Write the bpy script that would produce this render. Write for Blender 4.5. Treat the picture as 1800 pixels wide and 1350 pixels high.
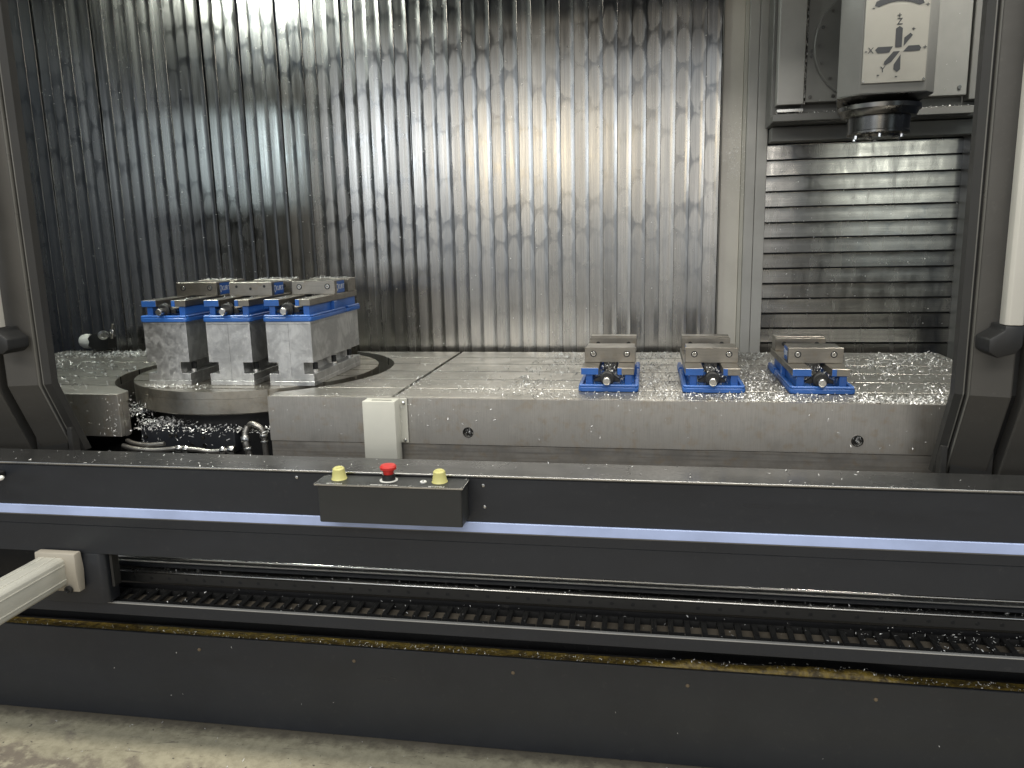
import bpy, bmesh, math, random
import numpy as np
from mathutils import Vector, Matrix

random.seed(7); rng = np.random.default_rng(11)
for _o in list(bpy.data.objects): bpy.data.objects.remove(_o)
S = bpy.context.scene
COL = S.collection
R = math.radians

# ------------------------------------------------------------------ camera
def cam_axes(yaw, pitch, roll):
    f = Vector((-math.sin(yaw)*math.cos(pitch), math.cos(yaw)*math.cos(pitch), -math.sin(pitch)))
    r = f.cross(Vector((0, 0, 1))).normalized(); u = r.cross(f)
    return math.cos(roll)*r+math.sin(roll)*u, -math.sin(roll)*r+math.cos(roll)*u, f
cd = bpy.data.cameras.new('camera'); cam = bpy.data.objects.new('camera', cd); COL.objects.link(cam)
r_, u_, f_ = cam_axes(R(9.83), R(10.83), R(-1.32))
M = Matrix.Identity(4)
for i in range(3): M[i][0], M[i][1], M[i][2] = r_[i], u_[i], -f_[i]
M[2][3] = 1.40
cam.matrix_world = M
cd.sensor_width = 36; cd.lens = 1380/1800*36; cd.clip_start = .02; cd.clip_end = 200
S.camera = cam

# ------------------------------------------------------------------ world, lamps, exposure
W = bpy.data.worlds.new('World'); S.world = W; W.use_nodes = True
bg = W.node_tree.nodes['Background']; bg.inputs[0].default_value = (.82, .90, 1.0, 1); bg.inputs[1].default_value = .44
def area(name, loc, target, sx, sy, power, col=(1, 1, 1), spread=180):
    l = bpy.data.lights.new(name, 'AREA'); l.shape = 'RECTANGLE'; l.size = sx; l.size_y = sy
    l.energy = power; l.color = col; l.spread = R(spread)
    o = bpy.data.objects.new(name, l); COL.objects.link(o); o.location = loc
    o.rotation_euler = (Vector(target)-Vector(loc)).to_track_quat('-Z', 'Y').to_euler()
    return o
# high-bay rows of the shop behind the photographer
area('shop_lamp_far_cool', (-7.6, -13, 3.55), (-1.2, 3, 1.5), 4.0, .8, 85, (.84, .92, 1.0))
area('shop_lamp_far_warm', (-2.7, -13, 3.30), (-.4, 3, 1.5), 3.4, .7, 52, (1.0, .84, .58))
area('shop_lamp_far_right', (4.6, -13, 2.45), (.7, 3, 1.4), 4.2, .4, 75, (1.0, .93, .82))
area('shop_lamp_mid', (-1.0, -5.0, 5.2), (-.4, 1.5, .8), 7.0, 1.2, 215, (1.0, .97, .90))
area('shop_lamp_overhead', (-.6, 1.25, 4.8), (-.6, 1.4, 0), 5.0, .35, 130, (1.0, .95, .84))
# the machine's own work lamps, high in the two front corners of the enclosure
area('work_lamp_a', (-2.05, 2.09, 2.70), (-1.2, 2.55, 1.0), .5, .08, 25, (.93, 1.0, .90))
area('work_lamp_b', (.98, 2.09, 2.70), (.2, 2.55, 1.0), .5, .08, 22, (1.0, .97, .88))

S.view_settings.view_transform = 'Standard'; S.view_settings.look = 'None'
S.view_settings.gamma = 1; S.view_settings.exposure = 0.38; S.view_settings.use_curve_mapping = False
S.render.engine = 'CYCLES'
S.cycles.use_denoising = True
S.cycles.max_bounces = 8; S.cycles.glossy_bounces = 5; S.cycles.diffuse_bounces = 4
S.cycles.sample_clamp_indirect = 6.0; S.cycles.caustics_reflective = False; S.cycles.caustics_refractive = False

# ------------------------------------------------------------------ materials
class NT:
    def __init__(s, name):
        s.m = bpy.data.materials.new(name); s.m.use_nodes = True; s.t = s.m.node_tree
        s.b = s.t.nodes['Principled BSDF']
    def n(s, typ, **kw):
        x = s.t.nodes.new(typ)
        for k, v in kw.items(): setattr(x, k, v)
        return x
    def l(s, a, b): s.t.links.new(a, b)
    def put(s, sock, v):
        if hasattr(v, 'is_output') or isinstance(v, bpy.types.NodeSocket): s.l(v, sock)
        else: sock.default_value = v
    def pos(s, scale=(1, 1, 1), obj=False):
        if obj: o = s.n('ShaderNodeTexCoord').outputs['Object']
        else: o = s.n('ShaderNodeNewGeometry').outputs['Position']
        mp = s.n('ShaderNodeMapping'); mp.inputs['Scale'].default_value = scale
        s.l(o, mp.inputs['Vector']); return mp.outputs[0]
    def noise(s, vec, scale=1, detail=4, rough=.55, dist=0):
        x = s.n('ShaderNodeTexNoise'); s.l(vec, x.inputs['Vector']); x.inputs['Scale'].default_value = scale
        x.inputs['Detail'].default_value = detail; x.inputs['Roughness'].default_value = rough
        x.inputs['Distortion'].default_value = dist
        return x.outputs[0]
    def math(s, op, a, b=0.0, clamp=False):
        x = s.n('ShaderNodeMath', operation=op, use_clamp=clamp)
        s.put(x.inputs[0], a); s.put(x.inputs[1], b); return x.outputs[0]
    def ss(s, v, lo, hi, a=0.0, b=1.0):
        x = s.n('ShaderNodeMapRange', interpolation_type='SMOOTHSTEP')
        s.put(x.inputs[0], v); x.inputs[1].default_value = lo; x.inputs[2].default_value = hi
        x.inputs[3].default_value = a; x.inputs[4].default_value = b; return x.outputs[0]
    def lin(s, v, lo, hi, a, b):
        x = s.n('ShaderNodeMapRange'); s.put(x.inputs[0], v)
        for i, q in enumerate((lo, hi, a, b)): x.inputs[i+1].default_value = q
        return x.outputs[0]
    def mix(s, f, a, b):
        x = s.n('ShaderNodeMix', data_type='RGBA'); s.put(x.inputs[0], f)
        for k, v in ((6, a), (7, b)):
            if isinstance(v, tuple): x.inputs[k].default_value = (*v, 1) if len(v) == 3 else v
            else: s.l(v, x.inputs[k])
        return x.outputs[2]
    def bump(s, h, strength=.2, dist=.002):
        x = s.n('ShaderNodeBump'); x.inputs['Strength'].default_value = strength; x.inputs['Distance'].default_value = dist
        s.l(h, x.inputs['Height']); s.l(x.outputs[0], s.b.inputs['Normal'])
    def fin(s, col, rough, metal=0.0, spec=None):
        if isinstance(col, tuple): s.b.inputs['Base Color'].default_value = (*col, 1)
        else: s.l(col, s.b.inputs['Base Color'])
        s.put(s.b.inputs['Roughness'], rough); s.put(s.b.inputs['Metallic'], metal)
        if spec is not None: s.b.inputs['Specular IOR Level'].default_value = spec
        return s.m

def paint(name, col, rough=.45, var=.25, spec=.5, bump=.06, dust=0.0):
    t = NT(name); p = t.pos()
    n1 = t.noise(p, 6, 5); n2 = t.noise(p, 420, 2); n4 = t.noise(t.pos((1.2, 3, 7)), 1, 6, .65, .8)
    dark = tuple(c*(1-var) for c in col)
    c = t.mix(t.ss(n1, .35, .7), col, dark)
    if dust:
        n3 = t.noise(p, 55, 6, .7)
        c = t.mix(t.math('MULTIPLY', t.ss(n3, .56, .78), dust), c, (.42, .40, .36))
    r = t.math('ADD', t.lin(n1, .3, .7, rough-.06, rough+.06), t.lin(n4, .35, .65, -.10, .10))
    t.bump(n2, bump, .0006)
    return t.fin(c, r, 0, spec)

def steel(name, col, rough=.35, var=.35, brush=(6, 300, 6), metal=1.0, brown=.25, bs=.12, streak=.3):
    t = NT(name); p = t.pos()
    n1 = t.noise(p, 9, 6, .6); nb = t.noise(t.pos(brush), 1, 4, .6); n3 = t.noise(p, 40, 4, .6)
    c = t.mix(t.ss(n1, .35, .68), col, tuple(q*(1-var) for q in col))
    c = t.mix(t.math('MULTIPLY', t.ss(n3, .5, .75), brown), c, (col[0]*.75, col[1]*.6, col[2]*.42))
    c = t.mix(t.math('MULTIPLY', t.ss(nb, .42, .7), streak), c, tuple(q*.5 for q in col))
    t.bump(nb, bs, .0006)
    return t.fin(c, t.lin(n1, .3, .7, rough-.08, rough+.1), metal)

def slat_mat(name, along, cross, freq, w, OIL=.48):
    """sheet stainless with oval patches of dried coolant, one row of patches on each lamella"""
    t = NT(name)
    pos = t.n('ShaderNodeSeparateXYZ'); t.l(t.n('ShaderNodeNewGeometry').outputs['Position'], pos.inputs[0])
    obj = t.n('ShaderNodeSeparateXYZ'); t.l(t.n('ShaderNodeTexCoord').outputs['Object'], obj.inputs[0])
    rnd = t.n('ShaderNodeObjectInfo').outputs['Random']
    P = t.pos()
    a = pos.outputs[along]; u = t.math('DIVIDE', obj.outputs[cross], w)
    wob = t.noise(P, 26, 3)
    big = t.noise(P, 1.7, 3, .6)
    W_ = t.math('ADD', t.math('MULTIPLY', a, freq), t.math('MULTIPLY', rnd, 1.5))
    W_ = t.math('ADD', W_, t.math('MULTIPLY', wob, .6))
    v1 = t.n('ShaderNodeTexVoronoi', voronoi_dimensions='1D', feature='DISTANCE_TO_EDGE'); t.l(W_, v1.inputs['W']); v1.inputs['Scale'].default_value = 1
    uu = t.math('ABSOLUTE', t.math('SUBTRACT', t.math('MULTIPLY', u, 2.0), 1.0))
    u3 = t.math('POWER', uu, 2.6)
    val = t.math('SUBTRACT', t.math('MULTIPLY', v1.outputs['Distance'], 1.5), t.math('MULTIPLY', u3, .42))
    val = t.math('ADD', val, t.math('MULTIPLY', t.math('SUBTRACT', wob, .5), .52))
    oil = t.ss(val, .20, -.08)
    amt = t.math('MULTIPLY', t.ss(t.math('ADD', big, t.math('MULTIPLY', rnd, .14)), .40, .66), t.ss(t.math('ADD', pos.outputs[2], t.math('MULTIPLY', big, .5)), 1.45, 1.75, .25, 1.0))
    oil = t.math('MULTIPLY', oil, amt)
    st = t.noise(t.pos((260, 260, 5) if along == 2 else (5, 260, 260)), 1, 4, .65)
    fine = t.noise(P, 70, 5, .65)
    dry = t.ss(t.noise(P, 22, 5, .7, .6), .56, .80)           # dried lime rims and splashes
    drip = t.noise(t.pos((30, 30, .8) if along == 2 else (26, 26, 5)), 1, 5, .6, .4)
    tone = t.math('ADD', t.math('MULTIPLY', rnd, .5), t.math('MULTIPLY', drip, .9))
    c = t.mix(t.ss(st, .35, .7), (.52, .508, .482), (.41, .40, .38))
    c = t.mix(t.ss(tone, .45, 1.05, 0, .5), c, (.27, .262, .25))
    c = t.mix(t.math('MULTIPLY', t.ss(fine, .45, .75), .10), c, (.42, .38, .33))
    c = t.mix(t.math('MULTIPLY', oil, OIL), c, (.17, .17, .17))
    r = t.math('ADD', t.lin(drip, .3, .7, .19, .31), t.math('MULTIPLY', dry, .05))
    r = t.math('SUBTRACT', r, t.math('MULTIPLY', oil, .06))
    hh = t.math('ADD', t.math('MULTIPLY', oil, .05), t.math('MULTIPLY', st, .03))
    hh = t.math('ADD', hh, t.math('MULTIPLY', t.noise(t.pos((14, 14, 3.5) if along == 2 else (10, 10, 10)), 1, 2), 1.6 if along == 2 else 3.2))
    t.bump(hh, .30, .0008)
    t.b.inputs['Anisotropic'].default_value = .35
    return t.fin(c, r, 1.0)

def concrete():
    t = NT('worn_concrete_paint'); p = t.pos()
    n1 = t.noise(p, 3.2, 8, .65, .4); n2 = t.noise(p, 28, 6, .65); n3 = t.noise(p, 160, 3)
    c = t.mix(t.ss(n2, .35, .7), (.50, .46, .33), (.36, .325, .23))
    sx = t.n('ShaderNodeSeparateXYZ'); t.l(t.n('ShaderNodeNewGeometry').outputs['Position'], sx.inputs[0])
    edge = t.math('ADD', t.math('ADD', sx.outputs[1], t.math('MULTIPLY', sx.outputs[0], .10)), t.math('MULTIPLY', t.math('SUBTRACT', n1, .5), .55))
    worn = t.math('MULTIPLY', t.ss(edge, 1.56, 1.50), t.ss(n2, .30, .52))
    c = t.mix(t.math('MULTIPLY', worn, .8), c, (.20, .165, .135))
    scr = t.noise(t.pos((9, 60, 1)), 1, 5, .7, 1.0)
    c = t.mix(t.math('MULTIPLY', t.ss(scr, .58, .68), .6), c, (.13, .11, .095))
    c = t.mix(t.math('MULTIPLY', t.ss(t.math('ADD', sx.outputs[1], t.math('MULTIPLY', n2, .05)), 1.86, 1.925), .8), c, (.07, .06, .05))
    c = t.mix(t.ss(n1, .58, .68), c, (.24, .21, .17))
    c = t.mix(t.math('MULTIPLY', t.ss(t.noise(p, 60, 3, .5), .66, .72), .8), c, (.05, .045, .045))
    t.bump(n3, .3, .002)
    return t.fin(c, t.lin(n2, .3, .7, .45, .75), 0)

def sludge_mat():
    t = NT('coolant_sludge'); p = t.pos()
    n1 = t.noise(p, 38, 6, .7, .5); n2 = t.noise(p, 130, 4, .6)
    c = t.mix(t.ss(n1, .38, .62), (.22, .155, .028), (.06, .042, .014))
    c = t.mix(t.math('MULTIPLY', t.ss(n2, .66, .72), .6), c, (.45, .38, .20))
    t.bump(n2, .9, .004)
    return t.fin(c, t.lin(n1, .3, .7, .25, .6), 0)
def alu_mat():
    t = NT('scuffed_aluminium'); p = t.pos()
    n1 = t.noise(p, 16, 5, .62, .8); n2 = t.noise(p, 55, 5, .7, 1.2); n3 = t.noise(t.pos((220, 220, 12)), 1, 3)
    c = t.mix(t.ss(n1, .38, .64), (.46, .46, .455), (.66, .66, .65))
    c = t.mix(t.math('MULTIPLY', t.ss(n2, .58, .72), .6), c, (.80, .80, .79))
    c = t.mix(t.math('MULTIPLY', t.ss(n3, .5, .72), .25), c, (.40, .40, .39))
    t.bump(n2, .15, .0008)
    return t.fin(c, t.lin(n2, .35, .65, .30, .56), .9)

MT = dict(
    slat_v=slat_mat('stained_stainless_vertical', 2, 0, 7.0, .0455),
    slat_h=slat_mat('stained_stainless_horizontal', 0, 2, 6.0, .0500, .22),
    black=paint('satin_black_paint', (.0175, .0195, .0240), .42, .2, .5, .10, .03),
    sill=paint('sheen_black_sill', (.034, .034, .033), .27, .3, .6, .08, .10),  # sheen of the sill partly put into this lighter colour
    box=paint('control_box_black', (.030, .031, .030), .5, .15, .45, .08, .02),
    pit=paint('oily_recess_black', (.010, .010, .011), .5, .3, .4, .1, .10),
    door=paint('warm_grey_door_paint', (.064, .060, .053), .48, .15, .45, .06, .05),
    doordark=paint('door_trim_dark', (.030, .029, .027), .5, .15, .4),
    trim=paint('door_edge_steel', (.13, .125, .112), .36, .2, .6),
    stripe=paint('light_blue_stripe', (.46, .55, .82), .42, .20, .5, .03),
    blue=paint('blue_vise_enamel', (.034, .140, .47), .38, .35, .5, .12, .12),
    beige=paint('beige_enamel', (.42, .405, .355), .45, .12, .4, .06),
    beigedull=paint('beige_grey_panel', (.54, .51, .45), .42, .12, .5, .06, .05),
    tan=paint('tan_enamel', (.40, .365, .30), .45, .12, .4, .06, .05),
    plate=paint('axis_plate_grey', (.31, .30, .265), .45, .15, .4, .06, .10),
    ivory=paint('ivory_enamel', (.58, .57, .50), .5, .10, .4, .05, .05),
    handle=paint('handle_light_grey', (.62, .60, .54), .42, .06),
    greypanel=paint('grey_panel_paint', (.40, .39, .365), .42, .15, .5, .06, .04),
    greydark=paint('dark_grey_panel', (.16, .158, .148), .42, .15, .5, .06, .04),
    greymid=paint('mid_grey_panel', (.24, .238, .222), .40, .15, .5, .06, .04),
    darkmark=paint('dark_print', (.030, .032, .036), .6, .1),
    rubber=paint('black_rubber', (.012, .012, .012), .55, .2),
    yellow=paint('yellow_silicone_cap', (.62, .58, .22), .35, .12, .5),
    red=paint('red_button', (.60, .035, .028), .35, .1, .5),
    white=paint('white_plastic', (.78, .77, .72), .4, .06),
    enclosure=paint('enclosure_blue_tint', (.045, .056, .085), .5, .2),  # blue light put into the paint so the left lamellas reflect navy
    cable=paint('dusty_cables', (.20, .17, .13), .6, .5),
    sludge=sludge_mat(), rust=paint('rusty_screw', (.16, .12, .075), .6, .4),
    table=steel('ground_table_steel', (.56, .54, .495), .42, .25, (8, 420, 8), 1.0, .35, .25, .45),
    castface=steel('machined_table_face', (.54, .515, .475), .48, .22, (420, 10, 12), 1.0, .45, .12, .3),
    castlow=steel('table_lower_band', (.46, .43, .39), .58, .40, (4, 10, 160), 1.0, .45, .12, .6),
    disc=steel('rotary_table_steel', (.52, .49, .43), .38, .25, (60, 60, 60), 1.0, .4, .12, .25),
    alu=alu_mat(),
    jaw=steel('ground_jaw_steel', (.31, .29, .255), .38, .25, (14, 14, 220), 1.0, .4, .1, .25),
    rail=steel('guide_rail_steel', (.46, .44, .40), .22, .3, (3, 300, 300), 1.0, .3, .05, .3),
    chrome=steel('bright_steel', (.70, .69, .66), .24, .25, (90, 90, 90), 1.0, .15, .05, .15),
    spindle=steel('dark_spindle_steel', (.20, .195, .185), .26, .3, (200, 200, 10), 1.0, .2, .06, .3),
    hosem=steel('braided_hose', (.42, .40, .37), .35, .4, (260, 260, 260), .9, .3, .5, .5),
    floor=concrete(),
)
def chip_mat():
    t = NT('aluminium_chips'); p = t.pos()
    c = t.mix(t.ss(t.noise(p, 190, 2), .35, .65), (.92, .92, .90), (.52, .51, .49))
    return t.fin(c, .40, .35)
MT['chip'] = chip_mat()
def glass_mat():
    t = NT('unseen_window_glass'); t.t.nodes.remove(t.b)
    g = t.n('ShaderNodeBsdfGlossy'); g.inputs['Roughness'].default_value = .03
    tr = t.n('ShaderNodeBsdfTransparent'); tr.inputs['Color'].default_value = (.86, .90, .89, 1)
    mx = t.n('ShaderNodeMixShader'); fr = t.n('ShaderNodeFresnel'); t.l(fr.outputs[0], mx.inputs[0])
    t.l(tr.outputs[0], mx.inputs[1]); t.l(g.outputs[0], mx.inputs[2]); t.l(mx.outputs[0], t.t.nodes['Material Output'].inputs[0])
    return t.m
MT['glass'] = glass_mat()

# ------------------------------------------------------------------ mesh helpers
ORG = {}
def tag(o, label=None, cat=None, group=None, kind=None):
    for k, v in (('label', label), ('category', cat), ('group', group), ('kind', kind)):
        if v: o[k] = v
    return o
def root(name, loc, label, cat, group=None):
    o = bpy.data.objects.new(name, None); COL.objects.link(o); o.location = loc; o.empty_display_size = .05
    ORG[o.name] = Vector(loc); return tag(o, label, cat, group)
def org(p): return ORG.get(p.name, Vector((0, 0, 0))) if p else Vector((0, 0, 0))

class MB:
    def __init__(s): s.bm = bmesh.new()
    def box(s, x0, x1, y0, y1, z0, z1):
        v = [s.bm.verts.new(c) for c in ((x0,y0,z0),(x1,y0,z0),(x1,y1,z0),(x0,y1,z0),(x0,y0,z1),(x1,y0,z1),(x1,y1,z1),(x0,y1,z1))]
        for f in ((3,2,1,0),(4,5,6,7),(0,1,5,4),(1,2,6,5),(2,3,7,6),(3,0,4,7)): s.bm.faces.new([v[i] for i in f])
        return s
    def loft(s, rings, cap=True):
        vs = [[s.bm.verts.new(p) for p in r] for r in rings]; n = len(rings[0])
        for a, b in zip(vs, vs[1:]):
            for i in range(n):
                j = (i+1) % n; s.bm.faces.new((a[i], a[j], b[j], b[i]))
        if cap:
            s.bm.faces.new(vs[0][::-1]); s.bm.faces.new(vs[-1])
        return s
    def prism_z(s, poly, z0, z1): return s.loft([[(x, y, z0) for x, y in poly], [(x, y, z1) for x, y in poly]])
    def prism_y(s, poly, y0, y1): return s.loft([[(x, y0, z) for x, z in poly], [(x, y1, z) for x, z in poly]])
    def prism_x(s, poly, x0, x1): return s.loft([[(x0, y, z) for y, z in poly], [(x1, y, z) for y, z in poly]])
    def cyl(s, p0, p1, r0, r1=None, n=20, cap=True):
        r1 = r0 if r1 is None else r1
        p0, p1 = Vector(p0), Vector(p1); d = (p1-p0).normalized()
        a = d.orthogonal().normalized(); b = d.cross(a)
        ring = lambda p, r: [p+(a*math.cos(t)+b*math.sin(t))*r for t in (2*math.pi*i/n for i in range(n))]
        return s.loft([ring(p0, r0), ring(p1, r1)], cap)
    def lathe(s, base, axis, prof, n=28):
        """prof: (distance along axis, radius)"""
        base, d = Vector(base), Vector(axis).normalized(); a = d.orthogonal().normalized(); b = d.cross(a)
        return s.loft([[base+d*h+(a*math.cos(t)+b*math.sin(t))*max(r, 1e-4) for t in (2*math.pi*i/n for i in range(n))] for h, r in prof])
    def tube(s, pts, r, n=10):
        pts = [Vector(p) for p in pts]; rings = []; up = None
        for i, p in enumerate(pts):
            d = ((pts[min(i+1, len(pts)-1)])-(pts[max(i-1, 0)])).normalized()
            a = d.orthogonal().normalized() if up is None else (up-d*up.dot(d)).normalized()
            up = a; b = d.cross(a)
            rings.append([p+(a*math.cos(t)+b*math.sin(t))*r for t in (2*math.pi*k/n for k in range(n))])
        return s.loft(rings)
    def build(s, name, mat, parent=None, bev=0.0, seg=1, smooth=35):
        bm = s.bm
        bmesh.ops.recalc_face_normals(bm, faces=bm.faces)
        if bev:
            es = [e for e in bm.edges if len(e.link_faces) == 2 and e.calc_face_angle(0) > .5]
            bmesh.ops.bevel(bm, geom=es, offset=bev, segments=seg, profile=.5, affect='EDGES', clamp_overlap=True)
        o_ = org(parent)
        bmesh.ops.translate(bm, verts=bm.verts, vec=-o_)
        me = bpy.data.meshes.new(name); bm.to_mesh(me); bm.free()
        return link_mesh(name, me, mat, parent, smooth)
def link_mesh(name, me, mat, parent=None, smooth=35):
    if smooth:
        me.polygons.foreach_set('use_smooth', [True]*len(me.polygons)); me.set_sharp_from_angle(angle=R(smooth))
    me.materials.clear(); me.materials.append(MT[mat] if isinstance(mat, str) else mat)
    o = bpy.data.objects.new(name, me); COL.objects.link(o)
    if parent: o.parent = parent; ORG[o.name] = org(parent)
    return o
def inst(src, parent, loc, rot=(0, 0, 0), name=None):
    o = bpy.data.objects.new(name or src.name.split('.')[0], src.data); COL.objects.link(o); o.parent = parent
    o.location = loc; o.rotation_euler = rot; return o
def box(name, mat, parent, x0, x1, y0, y1, z0, z1, bev=.0015):
    return MB().box(x0, x1, y0, y1, z0, z1).build(name, mat, parent, bev)
def text_mesh(body, size, extrude=.0003):
    cu = bpy.data.curves.new('t', 'FONT'); cu.body = body; cu.size = size; cu.extrude = extrude
    cu.align_x = 'CENTER'; cu.align_y = 'CENTER'
    o = bpy.data.objects.new('t', cu); me = bpy.data.meshes.new_from_object(o)
    bpy.data.objects.remove(o); return me
def text(name, body, size, mat, parent, loc, rot, bold=0):
    me = text_mesh(body, size); me.name = name
    o = link_mesh(name, me, mat, parent, 0)
    o.location = Vector(loc)-org(parent); o.rotation_euler = rot; return o
def holed_plate(outline, holes, extrude):
    """2D outline (x, z) with round holes, extruded; lies in the XY plane of the returned mesh"""
    cu = bpy.data.curves.new('t', 'CURVE'); cu.dimensions = '2D'; cu.fill_mode = 'BOTH'; cu.extrude = extrude
    def sp(pts):
        q = cu.splines.new('POLY'); q.points.add(len(pts)-1); q.use_cyclic_u = True
        for p, c in zip(q.points, pts): p.co = (c[0], c[1], 0, 1)
    sp(outline)
    for cx, cy, r in holes: sp([(cx+r*math.cos(2*math.pi*i/24), cy+r*math.sin(2*math.pi*i/24)) for i in range(24)])
    o = bpy.data.objects.new('t', cu); me = bpy.data.meshes.new_from_object(o); bpy.data.objects.remove(o); return me

def chip_mesh(pts, smin=.003, smax=.009, flat=.5, nrm=None, wid=(.0010, .0026)):
    """pts: n x 3 resting points; every chip is a little bent strip"""
    pts = np.asarray(pts, float); n = len(pts)
    L = rng.uniform(smin, smax, n)**1.0; w = rng.uniform(wid[0], wid[1], n); bend = rng.uniform(-.6, .9, n)
    loc = np.zeros((n, 6, 3))
    for k, (s_, h_) in enumerate(((-.5, 0), (0, 1), (.5, 0))):
        for q, t_ in enumerate((-.5, .5)):
            loc[:, 2*k+q, 0] = s_*L; loc[:, 2*k+q, 1] = t_*w*(1 if k == 1 else .6); loc[:, 2*k+q, 2] = h_*bend*L*.35
    yaw = rng.uniform(0, 2*np.pi, n); tilt = rng.normal(0, flat, n); roll = rng.normal(0, flat, n)
    def rot(a, i, j):
        c, s_ = np.cos(a)[:, None], np.sin(a)[:, None]; p, q = loc[:, :, i].copy(), loc[:, :, j].copy()
        loc[:, :, i] = c*p-s_*q; loc[:, :, j] = s_*p+c*q
    rot(roll, 1, 2); rot(tilt, 0, 2); rot(yaw, 0, 1)
    loc[:, :, 2] -= loc[:, :, 2].min(axis=1)[:, None]
    if nrm == '-y': loc = np.stack([loc[:, :, 0], -loc[:, :, 2], loc[:, :, 1]], axis=2)
    if nrm == '-x': loc = np.stack([-loc[:, :, 2], loc[:, :, 0], loc[:, :, 1]], axis=2)
    V = (loc+pts[:, None, :]).reshape(-1, 3)
    b = (np.arange(n)*6)[:, None, None]; F = (b+np.array([[0, 2, 3, 1], [2, 4, 5, 3]])[None]).reshape(-1, 4)
    me = bpy.data.meshes.new('chips'); me.from_pydata(V.tolist(), [], F.tolist()); return me
def chips(name, pts, label, parent=None, **kw):
    pts = np.asarray(pts, float)-np.array(org(parent))
    o = link_mesh(name, chip_mesh(pts, **kw), 'chip', parent, 0); o['kind'] = 'stuff'
    if label: tag(o, label, 'metal chips')
    return o

# ================================================================== SETTING
T = .95                                        # table top
fl = MB(); fl.bm.faces.new([fl.bm.verts.new(c) for c in ((-14, -16, 0), (12, -16, 0), (12, 4, 0), (-14, 4, 0))])
tag(fl.build('floor', 'floor', None, 0, smooth=0), kind='structure')

enc = root('machine_enclosure', (-.7, 3.14, .2), 'dark blue-tinted sheet metal enclosure behind and around the work area', 'enclosure')
box('back_sheet', 'enclosure', enc, -2.80, 1.40, 3.12, 3.15, .2, 2.75)
box('side_sheet', 'enclosure', enc, -2.80, -2.76, 1.96, 3.118, .2, 2.75)
box('side_sheet', 'enclosure', enc, 1.36, 1.40, 1.96, 3.118, .2, 2.75)
box('roof_sheet', 'enclosure', enc, -2.80, 1.40, 1.96, 3.15, 2.752, 2.79)
box('door_header', 'enclosure', enc, -2.755, 1.355, 1.962, 2.005, 2.26, 2.748)

base = root('casting_bed', (-.6, 2.5, 0), 'black cast machine base in the shadow under the table', 'machine bed')
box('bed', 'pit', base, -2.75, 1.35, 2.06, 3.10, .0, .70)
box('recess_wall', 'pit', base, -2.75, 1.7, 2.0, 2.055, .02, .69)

# ------------------------------------------------------------------ vertical-lamella way cover at the back
wc = root('way_cover', (-1.18, 3.07, .80), 'stained stainless steel way cover of upright lamellas across the back wall', 'way cover')
prof = [(.0, .0), (.010, -.00012), (.020, -.00016), (.030, -.00012), (.0440, .0), (.0502, -.0026), (.0512, -.0026), (.0524, .0)]
mb = MB(); zs = np.linspace(.80, 2.60, 2)
rows = [[mb.bm.verts.new((x, y, z-.80)) for x, y in prof] for z in zs]
for i in range(len(prof)-1): mb.bm.faces.new((rows[0][i], rows[0][i+1], rows[1][i+1], rows[1][i]))
back = [[mb.bm.verts.new((x, .004, z-.80)) for x in (0, .0522)] for z in zs]
mb.bm.faces.new((back[0][1], back[0][0], back[1][0], back[1][1]))
mb.bm.faces.new((rows[1][0], *[rows[1][i] for i in range(1, len(prof))], back[1][1], back[1][0]))
slat0 = None
PITCH = .0526
for k in range(55):
    x = .2575-PITCH*(k+1)
    loc = (x+1.18, -.02+random.uniform(-.0006, .0006), 0); rot = (random.gauss(0, .0022), 0, random.gauss(0, .006))
    if slat0 is None:
        slat0 = mb.build('lamella', 'slat_v', wc, 0, smooth=25)
        slat0.data.transform(Matrix.Translation(org(wc))); slat0.location = loc; slat0.rotation_euler = rot
    else: inst(slat0, wc, loc, rot, 'lamella')

cf = root('column_frame', (.34, 3.05, .8), 'beige and grey upright column strips right of the lamellas', 'column')
box('edge_strip', 'trim', cf, .2585, .2625, 3.036, 3.10, .80, 2.6, .001)
box('beige_panel', 'beigedull', cf, .263, .334, 3.046, 3.10, .80, 2.6)
box('light_strip', 'beige', cf, .3345, .3475, 3.036, 3.10, .80, 2.6)
box('grey_panel', 'greypanel', cf, .348, .382, 3.026, 3.10, .80, 2.6)
box('grey_panel', 'greypanel', cf, .3835, .421, 3.026, 3.10, .80, 2.6)
box('right_post', 'greydark', cf, 1.085, 1.14, 2.98, 3.10, .80, 2.6)

hc = root('column_way_cover', (.75, 3.08, .8), 'dull stainless way cover of level lamellas below the spindle head', 'way cover')
hp = [(.0, .0), (-.0001, .012), (-.0002, .026), (-.0001, .040), (-.0006, .0482), (-.0026, .0494), (.0008, .0504), (.010, .0506), (.010, .0550), (.0, .0554)]
mb = MB(); xs = (0, .664)
rows = [[mb.bm.verts.new((x, y, z)) for y, z in hp] for x in xs]
for i in range(len(hp)-1): mb.bm.faces.new((rows[0][i], rows[0][i+1], rows[1][i+1], rows[1][i]))
h0 = None
for k in range(15):
    z = .866+.0555*k
    loc = (.4225-.75, -.02+.0004*k+random.uniform(-.0005, .0005), z-.80); rot = (random.gauss(.004, .006), 0, random.gauss(0, .001))
    if h0 is None:
        h0 = mb.build('lamella', 'slat_h', hc, 0, smooth=25); h0.data.materials.append(MT['pit'])
        for f_ in h0.data.polygons:
            if f_.index in (6, 7, 8): f_.material_index = 1  # groove faces blackened, shade of the gaps put into the colour
        h0.data.transform(Matrix.Translation(org(hc))); h0.location = loc; h0.rotation_euler = rot
    else: inst(h0, hc, loc, rot, 'lamella')

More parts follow.
